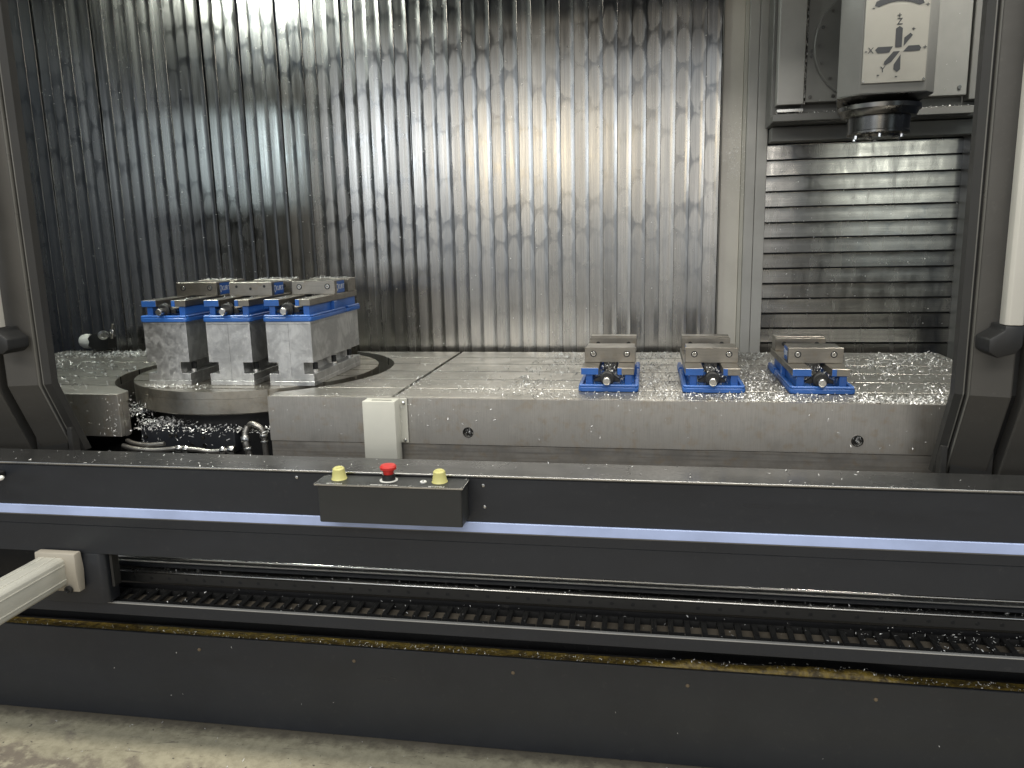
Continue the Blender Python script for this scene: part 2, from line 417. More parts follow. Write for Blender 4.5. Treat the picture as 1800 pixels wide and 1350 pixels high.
# ------------------------------------------------------------------ spindle carriage and head
cg = root('spindle_carriage', (.76, 2.9, 1.70), 'grey sheet metal carriage carrying the spindle head above the level lamellas', 'carriage')
box('back_plate', 'greymid', cg, .514, 1.008, 2.862, 2.90, 1.806, 2.60, .002)
box('side_plate', 'greypanel', cg, .422, .506, 2.850, 2.90, 1.800, 2.60, .002)
box('wiper_bar', 'chrome', cg, .422, .506, 2.845, 2.90, 1.776, 1.786, .001)
box('carriage_body', 'greydark', cg, .410, 1.07, 2.902, 3.02, 1.745, 2.60, .002)
box('lower_ledge', 'greydark', cg, .410, 1.03, 2.845, 2.900, 1.747, 1.771, .002)
box('apron', 'greydark', cg, .424, 1.08, 2.96, 3.03, 1.694, 1.743, .002)
box('side_rail', 'greydark', cg, 1.012, 1.07, 2.850, 2.90, 1.79, 2.6, .002)
for x, z in ((.528, 1.822), (.528, 1.95), (.528, 1.965), (.985, 1.83), (.60, 1.822)):
    MB().cyl((x, 2.862, z), (x, 2.857, z), .006, n=10).build('screw', 'spindle', cg)

hd = root('swivel_spindle_unit', (.67, 2.6, 1.65), 'grey swivel spindle head with beige axis plate and dark round nose', 'spindle head')
sd = MB().lathe((.705, 2.861, 1.977), (0, -1, 0), [(0, .175), (.02, .175), (.023, .172)], 64).build('swivel_disc', 'greydark', hd)
for k in range(9):
    a = R(100+k*20); MB().cyl((.705+.16*math.cos(a), 2.839, 1.977+.16*math.sin(a)), (.705+.16*math.cos(a), 2.834, 1.977+.16*math.sin(a)), .005, n=8).build('bolt', 'spindle', sd)
pl = [(.583, 2.45), (.757, 2.45), (.792, 2.49), (.800, 2.838), (.61, 2.838), (.536, 2.505)]
MB().prism_z(pl, 1.763, 2.60).build('housing', 'greymid', hd, .003, 2)
MB().loft([[(x, y, 1.7625) for x, y in pl], [(.668+(x-.668)*.72, 2.56+(y-2.56)*.72, 1.742) for x, y in pl]]).build('housing_skirt', 'spindle', hd, .002)
MB().lathe((.668, 2.56, 1.741), (0, 0, -1), [(0, .112), (.012, .112), (.016, .106), (.03, .100), (.032, .094)], 48).build('flange', 'spindle', hd)
ns = MB().lathe((.668, 2.56, 1.7095), (0, 0, -1), [(-.002, .086), (0, .086), (.038, .084), (.040, .086), (.046, .086), (.050, .078), (.050, .060), (.056, .058), (.056, .034)], 56).build('nose', 'spindle', hd)
for k in range(6):
    a = R(k*60+20); c = (.668+.070*math.cos(a), 2.56+.070*math.sin(a))
    MB().cyl((*c, 1.661), (*c, 1.650), .006, n=8).build('bolt', 'chrome', ns)
for sg in (-1, 1): MB().box(.668+sg*.036-.008, .668+sg*.036+.008, 2.508, 2.524, 1.646, 1.654).build('drive_key', 'spindle', ns, .001)
ap = MB().prism_y([(.5866, 1.789), (.7525, 1.789), (.7535, 2.40), (.587, 2.40)], 2.4440, 2.4485).build('axis_plate', 'plate', hd, .001)
Yp = 2.4437
marks = [[(.6693,1.8808),(.6685,1.9292),(.6774,1.9352),(.6858,1.9292),(.6859,1.8806)], [(.6913,1.8837),(.6912,1.9045),(.7062,1.916),(.7126,1.9101)],
 [(.6901,1.8684),(.7029,1.883),(.7304,1.8833),(.7363,1.8760),(.7328,1.8687)], [(.6172,1.876),(.6243,1.8834),(.6633,1.8834),(.6546,1.8677),(.6248,1.8670)],
 [(.642,1.8375),(.6463,1.8353),(.6612,1.8429),(.6822,1.8703),(.665,1.8699),(.6429,1.8445)], [(.668,1.8361),(.6844,1.8618),(.6856,1.8225),(.6774,1.8159),(.668,1.8234)]]
arc = [(.6730+.115*math.sin(R(a)), 1.884+.115*math.cos(R(a))) for a in range(-27, 28, 6)]
arc_o = [(.6730+.131*math.sin(R(a)), 1.884+.131*math.cos(R(a))) for a in range(27, -28, -6)]
marks.append([(.6100, 1.9905)]+arc+[(.7370, 1.9905)]+arc_o)
for q in marks: MB().prism_y(q, Yp-.0006, Yp).build('arrow_mark', 'darkmark', ap)
for body, x, z, s_ in (('+', .6756, 1.962, .022), ('Z', .6772, 1.9465, .024), ('+', .7138, 1.9252, .018), ('+', .746, 1.8763, .020), ('X', .6061, 1.8747, .022), ('-', .5935, 1.8746, .024),
                       ('Y', .640, 1.8236, .022), ('-', .6287, 1.8115, .024), ('-', .6761, 1.8058, .024), ('-', .6078, 1.9865, .024), ('+', .7456, 1.9856, .020)):
    text('axis_letter', body, s_, 'darkmark', ap, (x, Yp-.0004, z), (R(90), 0, 0))
for x, z in ((.591, 1.794), (.748, 1.795)): MB().cyl((x, 2.444, z), (x, 2.4415, z), .003, n=8).build('screw', 'chrome', ap)

# ------------------------------------------------------------------ table with T-slots
tb = root('machine_table', (-.6, 2.53, .70), 'long ground steel machine table with T-slots and a round cut-out', 'machine table')
SL = [2.090, 2.235, 2.386, 2.532, 2.683, 2.824, 2.970]; G = .0050
CX, CY, CR = -1.34, 2.55, .465
XL, XM, XR = -2.45, -.712, 1.02
def cut(y, side):
    c = math.sqrt(max(CR*CR-(y-CY)**2, 0)); op = .24 if y < 2.30 else 0
    if side < 0: return min(CX-c, -1.575) if y < 2.25 else CX-c
    return max(CX+c, -1.090) if y < 2.25 else CX+c
def strip(x0, x1, y0, y1, side):
    ys = np.linspace(y0, y1, 13)
    if side == 0: return [(x0, y0), (x1, y0), (x1, y1), (x0, y1)]
    if side < 0: return [(x0, y1), (x0, y0)]+[(cut(y, -1), y) for y in ys]
    return [(x1, y0), (x1, y1)]+[(cut(y, 1), y) for y in ys[::-1]]
for y in SL[1:-1]:
    for a_, b_ in ((XL, cut(y, -1)-.001), (cut(y, 1)+.001, XM-.007), (XM+.007, XR-.001)):
        MB().box(a_, b_, y-G+.0001, y+G-.0001, T-.0280, T-.0012).build('slot_grime', 'pit', tb)  # dark fill for chips and oil, set high to darken the slot lines
for i in range(6):
    y0 = SL[i]+(G if i else .0218); y1 = SL[i+1]-(G if i < 5 else 0)
    near = abs((y0+y1)/2-CY) < CR
    MB().prism_z(strip(XL, 0, y0, y1, -1), T-.028, T).build('top_strip', 'table', tb, .0005)
    MB().prism_z(strip(0, XM-.006, y0, y1, 1), T-.028, T).build('top_strip', 'table', tb, .0005)
    MB().prism_z(strip(XM+.006, XR, y0, y1, 0), T-.028, T).build('top_strip', 'table', tb, .0005)
ysb = np.linspace(2.112, 2.96, 40)
MB().prism_z([(XL, 2.96), (XL, 2.112)]+[(cut(y, -1), y) for y in ysb], .815, T-.0285).build('left_body', 'castface', tb)
MB().prism_z([(XR, 2.112), (XR, 2.96)]+[(cut(y, 1), y) for y in ysb[::-1]], .70, T-.0285).build('right_body', 'castface', tb)
MB().box(XL, -1.575, 2.092, 2.1112, .818, T).build('left_face', 'castface', tb, .001)
hx = [(-.491, .854, .0140), (.543, .852, .0140)]
me = holed_plate([(-1.088, .818), (XR, .818), (XR, T), (-1.088, T)], hx, .0095)
me.transform(Matrix.Translation((0, 2.1015, 0)) @ Matrix.Rotation(R(90), 4, 'X')); me.transform(Matrix.Translation(-org(tb)))
link_mesh('front_face', me, 'castface', tb)
MB().box(-1.088, XR, 2.0965, 2.111, .70, .8165).build('lower_band', 'castlow', tb, .001)
for x, z, r in hx:
    MB().lathe((x, 2.0905, z), (0, 1, 0), [(.006, r+.0012), (0, r+.0012), (.0, r-.0004), (.010, r-.0004)], 24).build('hole_rim', 'spindle', tb)
    q = rng.normal(0, .006, (60, 3)); q[:, 1] = rng.uniform(2.093, 2.104, 60); q[:, 0] += x; q[:, 2] += z-.003
    chips('chips_in_hole', q, None, tb, flat=1.0)

# ------------------------------------------------------------------ rotary table
rt = root('rotary_table', (CX, CY, .70), 'round rotary table sunk in the cut-out under the three aluminium blocks', 'rotary table')
RR = .409
MB().lathe((CX, CY, .877), (0, 0, 1), [(0, RR-.004), (.004, RR), (.049, RR)], 96).build('disc', 'disc', rt)
rs = [CY-RR, 2.2, 2.317, 2.434, 2.551, 2.668, 2.785, 2.9, CY+RR]
for i in range(len(rs)-1):
    y0 = rs[i]+(.006 if i else .0006); y1 = rs[i+1]-(.006 if i < len(rs)-2 else .0006); ys = np.linspace(y0, y1, 16)
    c = lambda y: math.sqrt(max(RR*RR-(y-CY)**2, 1e-6))
    MB().prism_z([(CX-c(y), y) for y in ys[::-1]]+[(CX+c(y), y) for y in ys], .9265, T).build('top_strip', 'disc', rt)
MB().cyl((CX, CY, .72), (CX, CY, .8765), .36, n=64).build('pedestal', 'pit', rt)
mf = MB().prism_y([(-1.562, .757), (-1.245, .757), (-1.245, .826), (-1.262, .835), (-1.545, .835), (-1.562, .826)], 2.165, 2.40).build('drive_housing', 'black', rt, .002)
for x, z in ((-1.545, .80), (-1.46, .805), (-1.442, .805), (-1.35, .802), (-1.348, .776), (-1.39, .777)):
    MB().lathe((x, 2.165, z), (0, -1, 0), [(0, .006), (.003, .006), (.003, .0035), (.001, .003)], 10).build('bolt', 'spindle', mf)

# hydraulic pipes in the pit
def pipe(name, pts, r, label, fit=()):
    t = root(name, pts[0], label, 'pipe')
    p = [Vector(q) for q in pts]; sm = []
    for i in range(len(p)-1):                       # soft corners
        for k in range(6):
            u = k/6; p0 = p[max(i-1, 0)]; p3 = p[min(i+2, len(p)-1)]
            sm.append(.5*((2*p[i])+(p[i+1]-p0)*u+(2*p0-5*p[i]+4*p[i+1]-p3)*u*u+(3*p[i]-p0-3*p[i+1]+p3)*u**3))
    sm.append(p[-1]); MB().tube(sm, r, 12).build('tube', 'hosem', t)
    for a, b, rr in fit: MB().cyl(a, b, rr, n=6).build('hex_fitting', 'chrome', t, .001)
    return t
pipe('hydraulic_pipe', [(-1.175, 2.13, .845), (-1.165, 2.12, .858), (-1.145, 2.11, .860), (-1.124, 2.11, .846), (-1.118, 2.11, .82), (-1.117, 2.11, .78), (-1.113, 2.11, .72)], .0085, 'bent steel hydraulic pipe arching over beside the rotary table housing',
     (((-1.119, 2.11, .832), (-1.1185, 2.11, .822), .013), ((-1.118, 2.11, .812), (-1.118, 2.11, .806), .012)))
pipe('hydraulic_pipe', [(-1.176, 2.125, .85), (-1.182, 2.118, .83), (-1.178, 2.11, .80), (-1.172, 2.11, .77), (-1.165, 2.11, .72)], .0095, 'short corrugated hydraulic pipe left of the arching pipe',
     (((-1.184, 2.117, .822), (-1.180, 2.112, .805), .0135), ((-1.174, 2.11, .79), (-1.173, 2.11, .78), .013)))
pipe('hydraulic_hose', [(-1.58, 2.12, .800), (-1.55, 2.11, .794), (-1.50, 2.10, .792), (-1.44, 2.10, .797)], .0065, 'upper grey hose end lying in the pit left of the fittings')
pipe('hydraulic_hose', [(-1.58, 2.10, .788), (-1.53, 2.09, .781), (-1.46, 2.09, .779), (-1.39, 2.09, .786), (-1.33, 2.09, .784), (-1.28, 2.09, .779), (-1.22, 2.09, .786)], .0075, 'long grey hose with brass coloured hex fittings along the pit floor',
     (((-1.395, 2.09, .785), (-1.378, 2.09, .785), .012), ((-1.372, 2.09, .785), (-1.355, 2.09, .784), .0125), ((-1.25, 2.09, .783), (-1.235, 2.09, .785), .0125), ((-1.225, 2.09, .786), (-1.205, 2.09, .786), .014)))
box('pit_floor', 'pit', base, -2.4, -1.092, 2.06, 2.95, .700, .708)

# ------------------------------------------------------------------ white cover bracket on the table front
wb = root('cover_bracket', (-.73, 2.06, .75), 'ivory sheet metal cover bracket screwed to the table front at the seam', 'bracket')
MB().box(-.780, -.685, 2.040, 2.0895, .74, .951).build('cover', 'ivory', wb, .003, 2)
MB().box(-.686, -.664, 2.086, 2.0895, .822, .951).build('flange', 'ivory', wb, .001)
for z in (.937, .829): MB().lathe((-.674, 2.086, z), (0, -1, 0), [(0, .005), (.003, .005), (.005, .003), (.005, .001)], 12).build('screw', 'chrome', wb)
MB().box(-.755, -.698, 2.052, 2.056, .9512, .9525).build('seam_lip', 'trim', wb)

# ------------------------------------------------------------------ riser blocks
def riser(cx, label):
    t = root('riser_block', (cx, 2.25, T), label, 'riser block', 'aluminium riser blocks on the rotary table')
    w, nk, y0, y1 = .0735, .042, 2.25, 2.65
    for sg in (-1, 1):
        q = [(0.00012, .0155), (w, .0155), (w, .038), (nk, .038), (nk, .074), (w, .074), (w, .193), (.00012, .193)]
        q = [(cx+sg*x, T+z) for x, z in q]
        MB().prism_y(q if sg > 0 else q[::-1], y0, y1).build('block_half', 'alu', t, .0005)
    MB().box(cx-w, cx+w, y0-.0005, y1, T+.0005, T+.0150).build('foot_plate', 'alu', t, .0009)
    MB().box(cx-w, cx+w, y0-.0005, y1, T+.1934, T+.2010).build('cap_plate', 'alu', t, .0009)
    for sg in (-1, 1):
        for y in (.05, .20, .34):
            b = MB().cyl((cx+sg*.058, y0+y, T+.0385), (cx+sg*.058, y0+y, T+.046), .012, n=14).build('washer', 'chrome', t)
            MB().cyl((cx+sg*.058, y0+y, T+.0465), (cx+sg*.058, y0+y, T+.066), .0088, n=6).build('bolt_head', 'rubber', b)
    return t
RX = (-1.4985, -1.2835, -1.0830)
riser(RX[0], 'leftmost scuffed aluminium riser block, its foot buried in chips')
riser(RX[1], 'middle scuffed aluminium riser block, between the other two')
riser(RX[2], 'rightmost aluminium riser block, its long plain side facing right')

# ------------------------------------------------------------------ vises
shield = [(-.5, .6), (.5, .6), (.5, -.1), (.25, -.5), (0, -.7), (-.25, -.5), (-.5, -.1)]
def vise(cx, y0, z0, jy, fy, label, group, holes=False, side=(1, -1), tight=1.0):
    t = root('machine_vise', (cx, y0, z0), label, 'vise', group)
    X = lambda m, n, mat, p=t, b=.0012, s=1: m.build(n, mat, p, b, s)
    hw = .0855*tight; Ln = .415
    o = Vector((cx, y0, z0))
    def B(x0, x1, a0, a1, h0, h1): return MB().box(cx+x0, cx+x1, y0+a0, y0+a1, z0+h0, z0+h1)
    # base plate with rounded front corners and a raised rim
    rc = .012
    out = [(-hw+rc, 0), (hw-rc, 0), (hw-.003, .003), (hw, rc), (hw, .285), (hw-.010, .289), (hw-.010, .303), (hw, .307), (hw, Ln), (-hw, Ln), (-hw, .307), (-hw+.010, .303), (-hw+.010, .289), (-hw, .285), (-hw, rc), (-hw+.003, .003)]
    bs = X(MB().prism_z([(cx+x, y0+y) for x, y in out], z0+.0005, z0+.013), 'base_plate', 'blue')
    X(B(-hw+.004, hw-.004, .0012, .013, .013, .0205), 'rim', 'blue', bs, .002)
    for sg in (-1, 1):
        x0, x1 = sorted((sg*(hw-.0012), sg*(hw-.0125)))
        X(B(x0, x1, .0125, .284, .013, .0200), 'rim', 'blue', bs, .002)
        X(B(x0, x1, .308, Ln, .013, .0200), 'rim', 'blue', bs, .002)
        # body wall and rib
        x0, x1 = sorted((sg*.0655, sg*.046))
        X(B(x0, x1, .022, .41, .013, .0468), 'body_wall', 'blue')
        x0, x1 = sorted((sg*.078, sg*.066))
        X(B(x0, x1, .19, .215, .013, .046), 'rib', 'blue')
    X(B(-.045, .045, .30, .41, .013, .0468), 'body_block', 'blue')
    for a, b, cap0, cap1 in ((-.078, -.029, -.078, -.029), (.025, .072, .025, .037)):
        rl = X(B(a, b, .016, Ln, .047, .067), 'bed_rail', 'jaw', t, .0010)
        X(B(cap0, cap1, .0143, .0157, .0474, .0664), 'paint_cap', 'blue', rl, .0004)
    # screw
    sx = -.004
    sc = X(MB().lathe((cx+sx, y0-.014, z0+.033), (0, 1, 0), [(0, .0085), (.002, .0108), (.03, .0108), (.20, .0108)], 20), 'screw', 'chrome', t, 0)
    X(MB().lathe((cx+sx, y0+.012, z0+.036), (0, 1, 0), [(0, .017), (.003, .0205), (.020, .0205), (.023, .018)], 28), 'screw_bearing', 'rubber', sc, 0)
    X(MB().prism_y([(cx+sx-.038, z0+.033), (cx+sx-.018, z0+.043), (cx+sx, z0+.060), (cx+sx+.018, z0+.043), (cx+sx+.036, z0+.033), (cx+sx+.036, z0+.025), (cx+sx-.038, z0+.025)], y0+.024, y0+.034), 'bearing_plate', 'rubber', sc)
    # movable jaw
    jw, jt = .075, .1115
    mj = X(B(-jw+.004, jw-.004, jy+.019, jy+.095, .0676, jt-.004), 'movable_jaw', 'blue', t, .0015)
    X(B(-jw+.004, jw-.004, jy+.0192, jy+.094, jt-.0038, jt-.0005), 'jaw_top', 'jaw', mj, .0006)
    X(B(-.02, .02, jy+.03, jy+.09, .036, .067), 'nut', 'spindle', mj)
    jp = X(B(-jw, jw, jy, jy+.0186, .0676, jt), 'jaw_plate', 'jaw', mj, .0008)
    if holes: hs = [(-.049, .098, .0045), (0.0, .0905, .0045), (.049, .098, .0045)]
    else: hs = [(-.049, .0925, .0095), (.049, .0925, .0095)]
    for hx_, hz, hr in hs:
        X(MB().lathe((cx+hx_, y0+jy-.0004, z0+hz), (0, 1, 0), [(.004, hr), (0, hr), (.0, hr*.70), (.0003 if holes else .004, hr*.68)], 24), 'counterbore', 'rubber', jp, 0)
        if not holes:
            X(MB().lathe((cx+hx_, y0+jy-.0007, z0+hz), (0, 1, 0), [(.004, .0066), (0, .0066), (-.0006, .0060), (-.0006, .0036), (.002, .0034)], 18), 'socket_screw', 'chrome', jp, 0)
            X(MB().cyl((cx+hx_, y0+jy+.0008, z0+hz), (cx+hx_, y0+jy+.003, z0+hz), .0034, n=6), 'hex_socket', 'rubber', jp, 0)
    for sg in side:
        x = cx+sg*(jw-.0038)
        rz = R(90)*sg
        text('maker_lettering', 'KURT', .022, 'white', mj, (x, y0+jy+.064*(1 if sg > 0 else .95), z0+.088), (R(90), 0, rz))
        q = [(sg*(jw-.0038), y0+jy+(.031 if sg > 0 else .088)+sg*px*.013, z0+.088+pz*.018) for px, pz in shield]
        qi = [(c_[0]+sg*.0001, y0+jy+(.031 if sg > 0 else .088)+sg*px*.009, z0+.0885+pz*.0125) for c_, (px, pz) in zip(q, shield)]
        X(MB().loft([[(cx+a, b, c) for a, b, c in q], [(cx+a+sg*.0004, b, c) for a, b, c in q]]), 'emblem', 'white', mj, 0)
        X(MB().loft([[(cx+a+sg*.0003, b, c) for a, b, c in qi], [(cx+a+sg*.0006, b, c) for a, b, c in qi]]), 'emblem', 'blue', mj, 0)
    # fixed jaw
    fj = X(B(-jw+.001, jw-.001, fy+.0192, fy+.072, .0676, jt+.0005), 'fixed_jaw', 'jaw', t, .0012)
    fp = X(B(-jw, jw, fy, fy+.0188, .0676, jt-.003), 'jaw_plate', 'jaw', fj, .0008)
    for hx_ in (-.049, .049):
        X(MB().lathe((cx+hx_, y0+fy-.0004, z0+.0905), (0, 1, 0), [(.004, .0070), (0, .0070), (.0, .006), (.0003, .0058)], 20), 'counterbore', 'rubber', fp, 0)
    return t
GV, GB = 'vises clamped straight on the table', 'vises on the riser blocks'
vise(-.1045, 2.207, T+.0008, .112, .345, 'blue vise nearest the table middle, square to the viewer, chips under its jaw', GV, side=(-1,))
vise(.1885, 2.207, T+.0008, .112, .345, 'middle of the three blue vises clamped on the table at right', GV, side=(-1,))
vise(.4765, 2.207, T+.0008, .112, .345, 'blue vise nearest the right door with its left side showing', GV, side=(-1,))
Z2 = T+.2012
vise(RX[0], 2.244, Z2, .206, .325, 'blue vise on the leftmost aluminium block, nearest the left door', GB, side=(1,), tight=.945)
vise(RX[1], 2.244, Z2, .170, .315, 'blue vise on the middle aluminium block, front jaw with three small holes', GB, holes=True, side=(1,), tight=.945)
vise(RX[2], 2.244, Z2, .212, .330, 'blue vise on the rightmost aluminium block, bright jaw with two socket screws', GB, side=(1,), tight=.945)

# ------------------------------------------------------------------ tool probe at the back left
tp = root('tool_probe', (-2.23, 2.9, T), 'small black probe with white domed end at the back left of the table', 'probe')
box('foot', 'spindle', tp, -2.25, -2.205, 2.88, 2.93, T+.0005, T+.014, .002)
MB().prism_y([(-2.262, T+.030), (-2.245, T+.016), (-2.21, T+.013), (-2.19, T+.018), (-2.186, T+.06), (-2.205, T+.078), (-2.24, T+.076), (-2.262, T+.058)], 2.875, 2.93).build('body', 'rubber', tp, .004, 2)
MB().lathe((-2.262, 2.90, T+.045), (-1, -.25, 0), [(0, .026), (.012, .027), (.026, .024), (.036, .016), (.040, .004)], 24).build('dome', 'white', tp)
MB().lathe((-2.200, 2.874, T+.070), (.3, -1, 0), [(0, .016), (.014, .016), (.016, .010), (.010, .006)], 16).build('nozzle_end', 'chrome', tp)
MB().tube([(-2.182, 2.89, T+.055), (-2.180, 2.89, T+.08), (-2.178, 2.89, T+.10), (-2.174, 2.89, T+.108)], .004, 8).build('stem', 'hosem', tp)
MB().lathe((-2.180, 2.89, T+.072), (0, 0, 1), [(0, .007), (.008, .0075), (.016, .005)], 10).build('stem_nut', 'chrome', tp)

tp.scale = (1.3, 1.0, 1.15)
# ------------------------------------------------------------------ sliding doors (left and right)
def door(name, fx, label, win=(1.17, 2.498)):
    t = root(name, (fx(1.0), 1.88, .80), label, 'machine door')
    st = [(2.60, 0), (1.018, 0), (.80, .098)]
    def col(poly, nm, mat, bev=0):
        m = MB().loft([[(fx(x), y+dy, z) for x, y in poly] for z, dy in st]); return m.build(nm, mat, t, bev, 1, 18)
    col([(.697, 1.905), (.711, 1.893), (.7115, 1.93), (.697, 1.93)], 'edge_lip', 'doordark')
    col([(.7105, 1.8915), (.7125, 1.8910), (.7130, 1.93), (.7118, 1.93)], 'edge_strip', 'trim')
    col([(.7135, 1.8985), (.7185, 1.8985), (.7185, 1.93), (.7135, 1.93)], 'seal', 'rubber')
    col([(.719, 1.887), (.7215, 1.8845), (.722, 1.93), (.719, 1.93)], 'edge_strip', 'trim')
    col([(.7224, 1.885), (.7245, 1.8835), (.797, 1.863), (.800, 1.864), (.800, 1.93), (.7224, 1.93)], 'door_stile', 'door')
    col([(.8005, 1.884), (.818, 1.884), (.818, 1.93), (.8005, 1.93)], 'channel', 'rubber')
    col([(.8185, 1.848), (.822, 1.845), (.93, 1.842), (.93, 1.93), (.8185, 1.93)], 'door_skin', 'door')
    MB().loft([[(fx(x), y+dy, z) for x, y in ((.931, 1.842), (1.70, 1.82), (1.70, 1.93), (.931, 1.93))] for z, dy in ((win[0], 0), (1.018, 0), (.80, .098))]).build('lower_skin', 'door', t, 0, 1, 18)
    MB().loft([[(fx(x), y, z) for x, y in ((.931, 1.880), (1.70, 1.880), (1.70, 1.886), (.931, 1.886))] for z in (win[0]+.0005, win[1])]).build('unseen_window_pane', MT['glass'], t)  # unseen window, added to let shop light reach the lamellas
    if win[1] < 2.4: MB().loft([[(fx(x), y, z) for x, y in ((.931, 1.842), (1.70, 1.82), (1.70, 1.93), (.931, 1.93))] for z in (win[1]+.0005, 2.6)]).build('upper_skin', 'door', t)
    b = sorted((fx(.715), fx(.80)))
    MB().loft([[(fx(x), y, z) for x, y in ((.7235, 1.9675), (.812, 1.949), (.812, 1.99), (.7235, 1.99))] for z in (.80, .872)]).build('bottom_guide', 'doordark', t, .002)
    x0, x1 = sorted((fx(.698), fx(.713))); MB().box(x0, x1, 1.955, 1.985, .80, .880).build('seal_block', 'doordark', t, .002)
    hb = MB().prism_z([(fx(.746), 1.80), (fx(.752), 1.793), (fx(.776), 1.790), (fx(.782), 1.796), (fx(.782), 1.825), (fx(.746), 1.828)], 1.187, 2.5).build('handle_bar', 'handle', t, .002, 2)
    q = [(.7165, 1.130), (.7155, 1.158), (.744, 1.176), (.745, 1.1865), (.783, 1.1865), (.782, 1.142), (.770, 1.127), (.735, 1.117)]
    MB().prism_y([(fx(x), z) for x, z in q], 1.792, 1.868).build('handle_bracket', 'rubber', hb, .004, 2)
    return t
door('sliding_door', lambda x: x, 'dark grey machine door at the right edge with a pale upright handle')
door('sliding_door', lambda x: -.935-x, 'dark grey machine door at the left edge, only its slanting foot in full view', (1.66, 2.04))  # unseen window kept low and narrow to shape a light band on the lamellas

# ------------------------------------------------------------------ front fascia and sill
fp_ = root('front_fascia', (-.4, 1.76, .60), 'black front fascia and sill with a light blue stripe along it', 'machine panel')
XA, XB = -2.75, 1.75
MB().box(XA, XB, 1.7195, 1.842, .840, .847).build('sill_plate', 'sill', fp_, .002)
MB().box(XA, XB, 1.7180, 1.7205, .8440, .8482).build('sill_edge', 'chrome', fp_, .0008)
MB().box(XA, XB, 1.825, 1.842, .70, .8395).build('sill_back', 'pit', fp_)
MB().box(XA, XB, 1.720, 1.732, .7334, .8395).build('upper_sheet', 'black', fp_, .001)
MB().box(XA, XB, 1.7165, 1.732, .7084, .7330).build('blue_stripe', 'stripe', fp_, .0012)
MB().box(XA, XB, 1.7178, 1.732, .7058, .7080).build('stripe_edge', 'trim', fp_)
MB().box(XA, XB, 1.720, 1.732, .6815, .7054).build('middle_sheet', 'black', fp_, .001)
MB().box(XA, XB, 1.7215, 1.732, .6030, .6805).build('lower_sheet', 'black', fp_, .001)
MB().box(XA, XB, 1.7330, 1.90, .6035, .6080).build('fascia_return', 'pit', fp_)
for x, z in ((-.372, .824), (-.370, .772), (-.835, .83)):
    MB().lathe((x, 1.720, z), (0, -1, 0), [(0, .0042), (.002, .004), (.0035, .002)], 10).build('screw', 'chrome', fp_)

# ------------------------------------------------------------------ push-button box
cb = root('control_box', (-.58, 1.69, .745), 'black push-button box hung on the fascia with a red emergency stop', 'control box')
q = [(1.652, .744), (1.649, .8365), (1.7185, .8365), (1.7185, .744)]
MB().prism_x(q, -.752, -.408).build('housing', 'box', cb, .002)
MB().box(-.757, -.404, 1.6455, 1.7185, .8368, .8395).build('top_plate', 'box', cb, .0008)
MB().box(-.757, -.404, 1.6442, 1.6454, .8366, .8402).build('plate_edge', 'chrome', cb)
for sx in (-.7583, -.4038): MB().box(sx, sx+.0011, 1.6455, 1.7185, .8366, .8400).build('plate_edge', 'chrome', cb)
ZP = .8395
for x in (-.713, -.468):
    b = MB().lathe((x, 1.690, ZP), (0, -.06, 1), [(0, .0185), (.001, .0190), (.004, .0170), (.018, .0150), (.0255, .0140), (.028, .0115), (.0285, .004)], 28).build('push_button', 'yellow', cb)
    MB().lathe((x, 1.6885, ZP+.0283), (0, -.06, 1), [(0, .0085), (.0012, .008), (.0014, .004)], 20).build('button_top', 'yellow', b)
es = MB().lathe((-.591, 1.690, ZP), (0, 0, 1), [(0, .0215), (.0012, .0215), (.0014, .014)], 32).build('emergency_stop', 'white', cb)
MB().lathe((-.591, 1.690, ZP+.0015), (0, 0, 1), [(0, .0158), (.013, .0150), (.014, .0125)], 28).build('collar', 'rubber', es)
MB().lathe((-.591, 1.690, ZP+.015), (0, 0, 1), [(0, .0115), (.006, .0128), (.0115, .0130), (.0125, .0190), (.0185, .0195), (.0225, .0165), (.0235, .006)], 32).build('mushroom', 'red', es)
MB().lathe((-.505, 1.682, ZP), (0, 0, 1), [(0, .0078), (.0025, .0078), (.0035, .006), (.0022, .004)], 20).build('key_switch', 'white', cb)
MB().prism_z([(-.508, 1.679), (-.502, 1.679), (-.505, 1.685)], ZP+.0030, ZP+.0040).build('key_mark', 'darkmark', cb)
text('caption', 'EMERGENCY STOP', .0078, 'white', cb, (-.591, 1.6520, ZP+.0003), (0, 0, 0))
text('caption', 'SET-CYCLE', .0078, 'white', cb, (-.711, 1.6520, ZP+.0003), (0, 0, 0))
text('caption', 'SET-CYCLE', .0078, 'white', cb, (-.466, 1.6520, ZP+.0003), (0, 0, 0))
for x, y in ((-.753, 1.650), (-.408, 1.650), (-.748, 1.713), (-.411, 1.713), (-.652, 1.650), (-.527, 1.650)):
    MB().lathe((x, y, ZP), (0, 0, 1), [(0, .0022), (.001, .002), (.0015, .001)], 8).build('screw', 'chrome', cb)

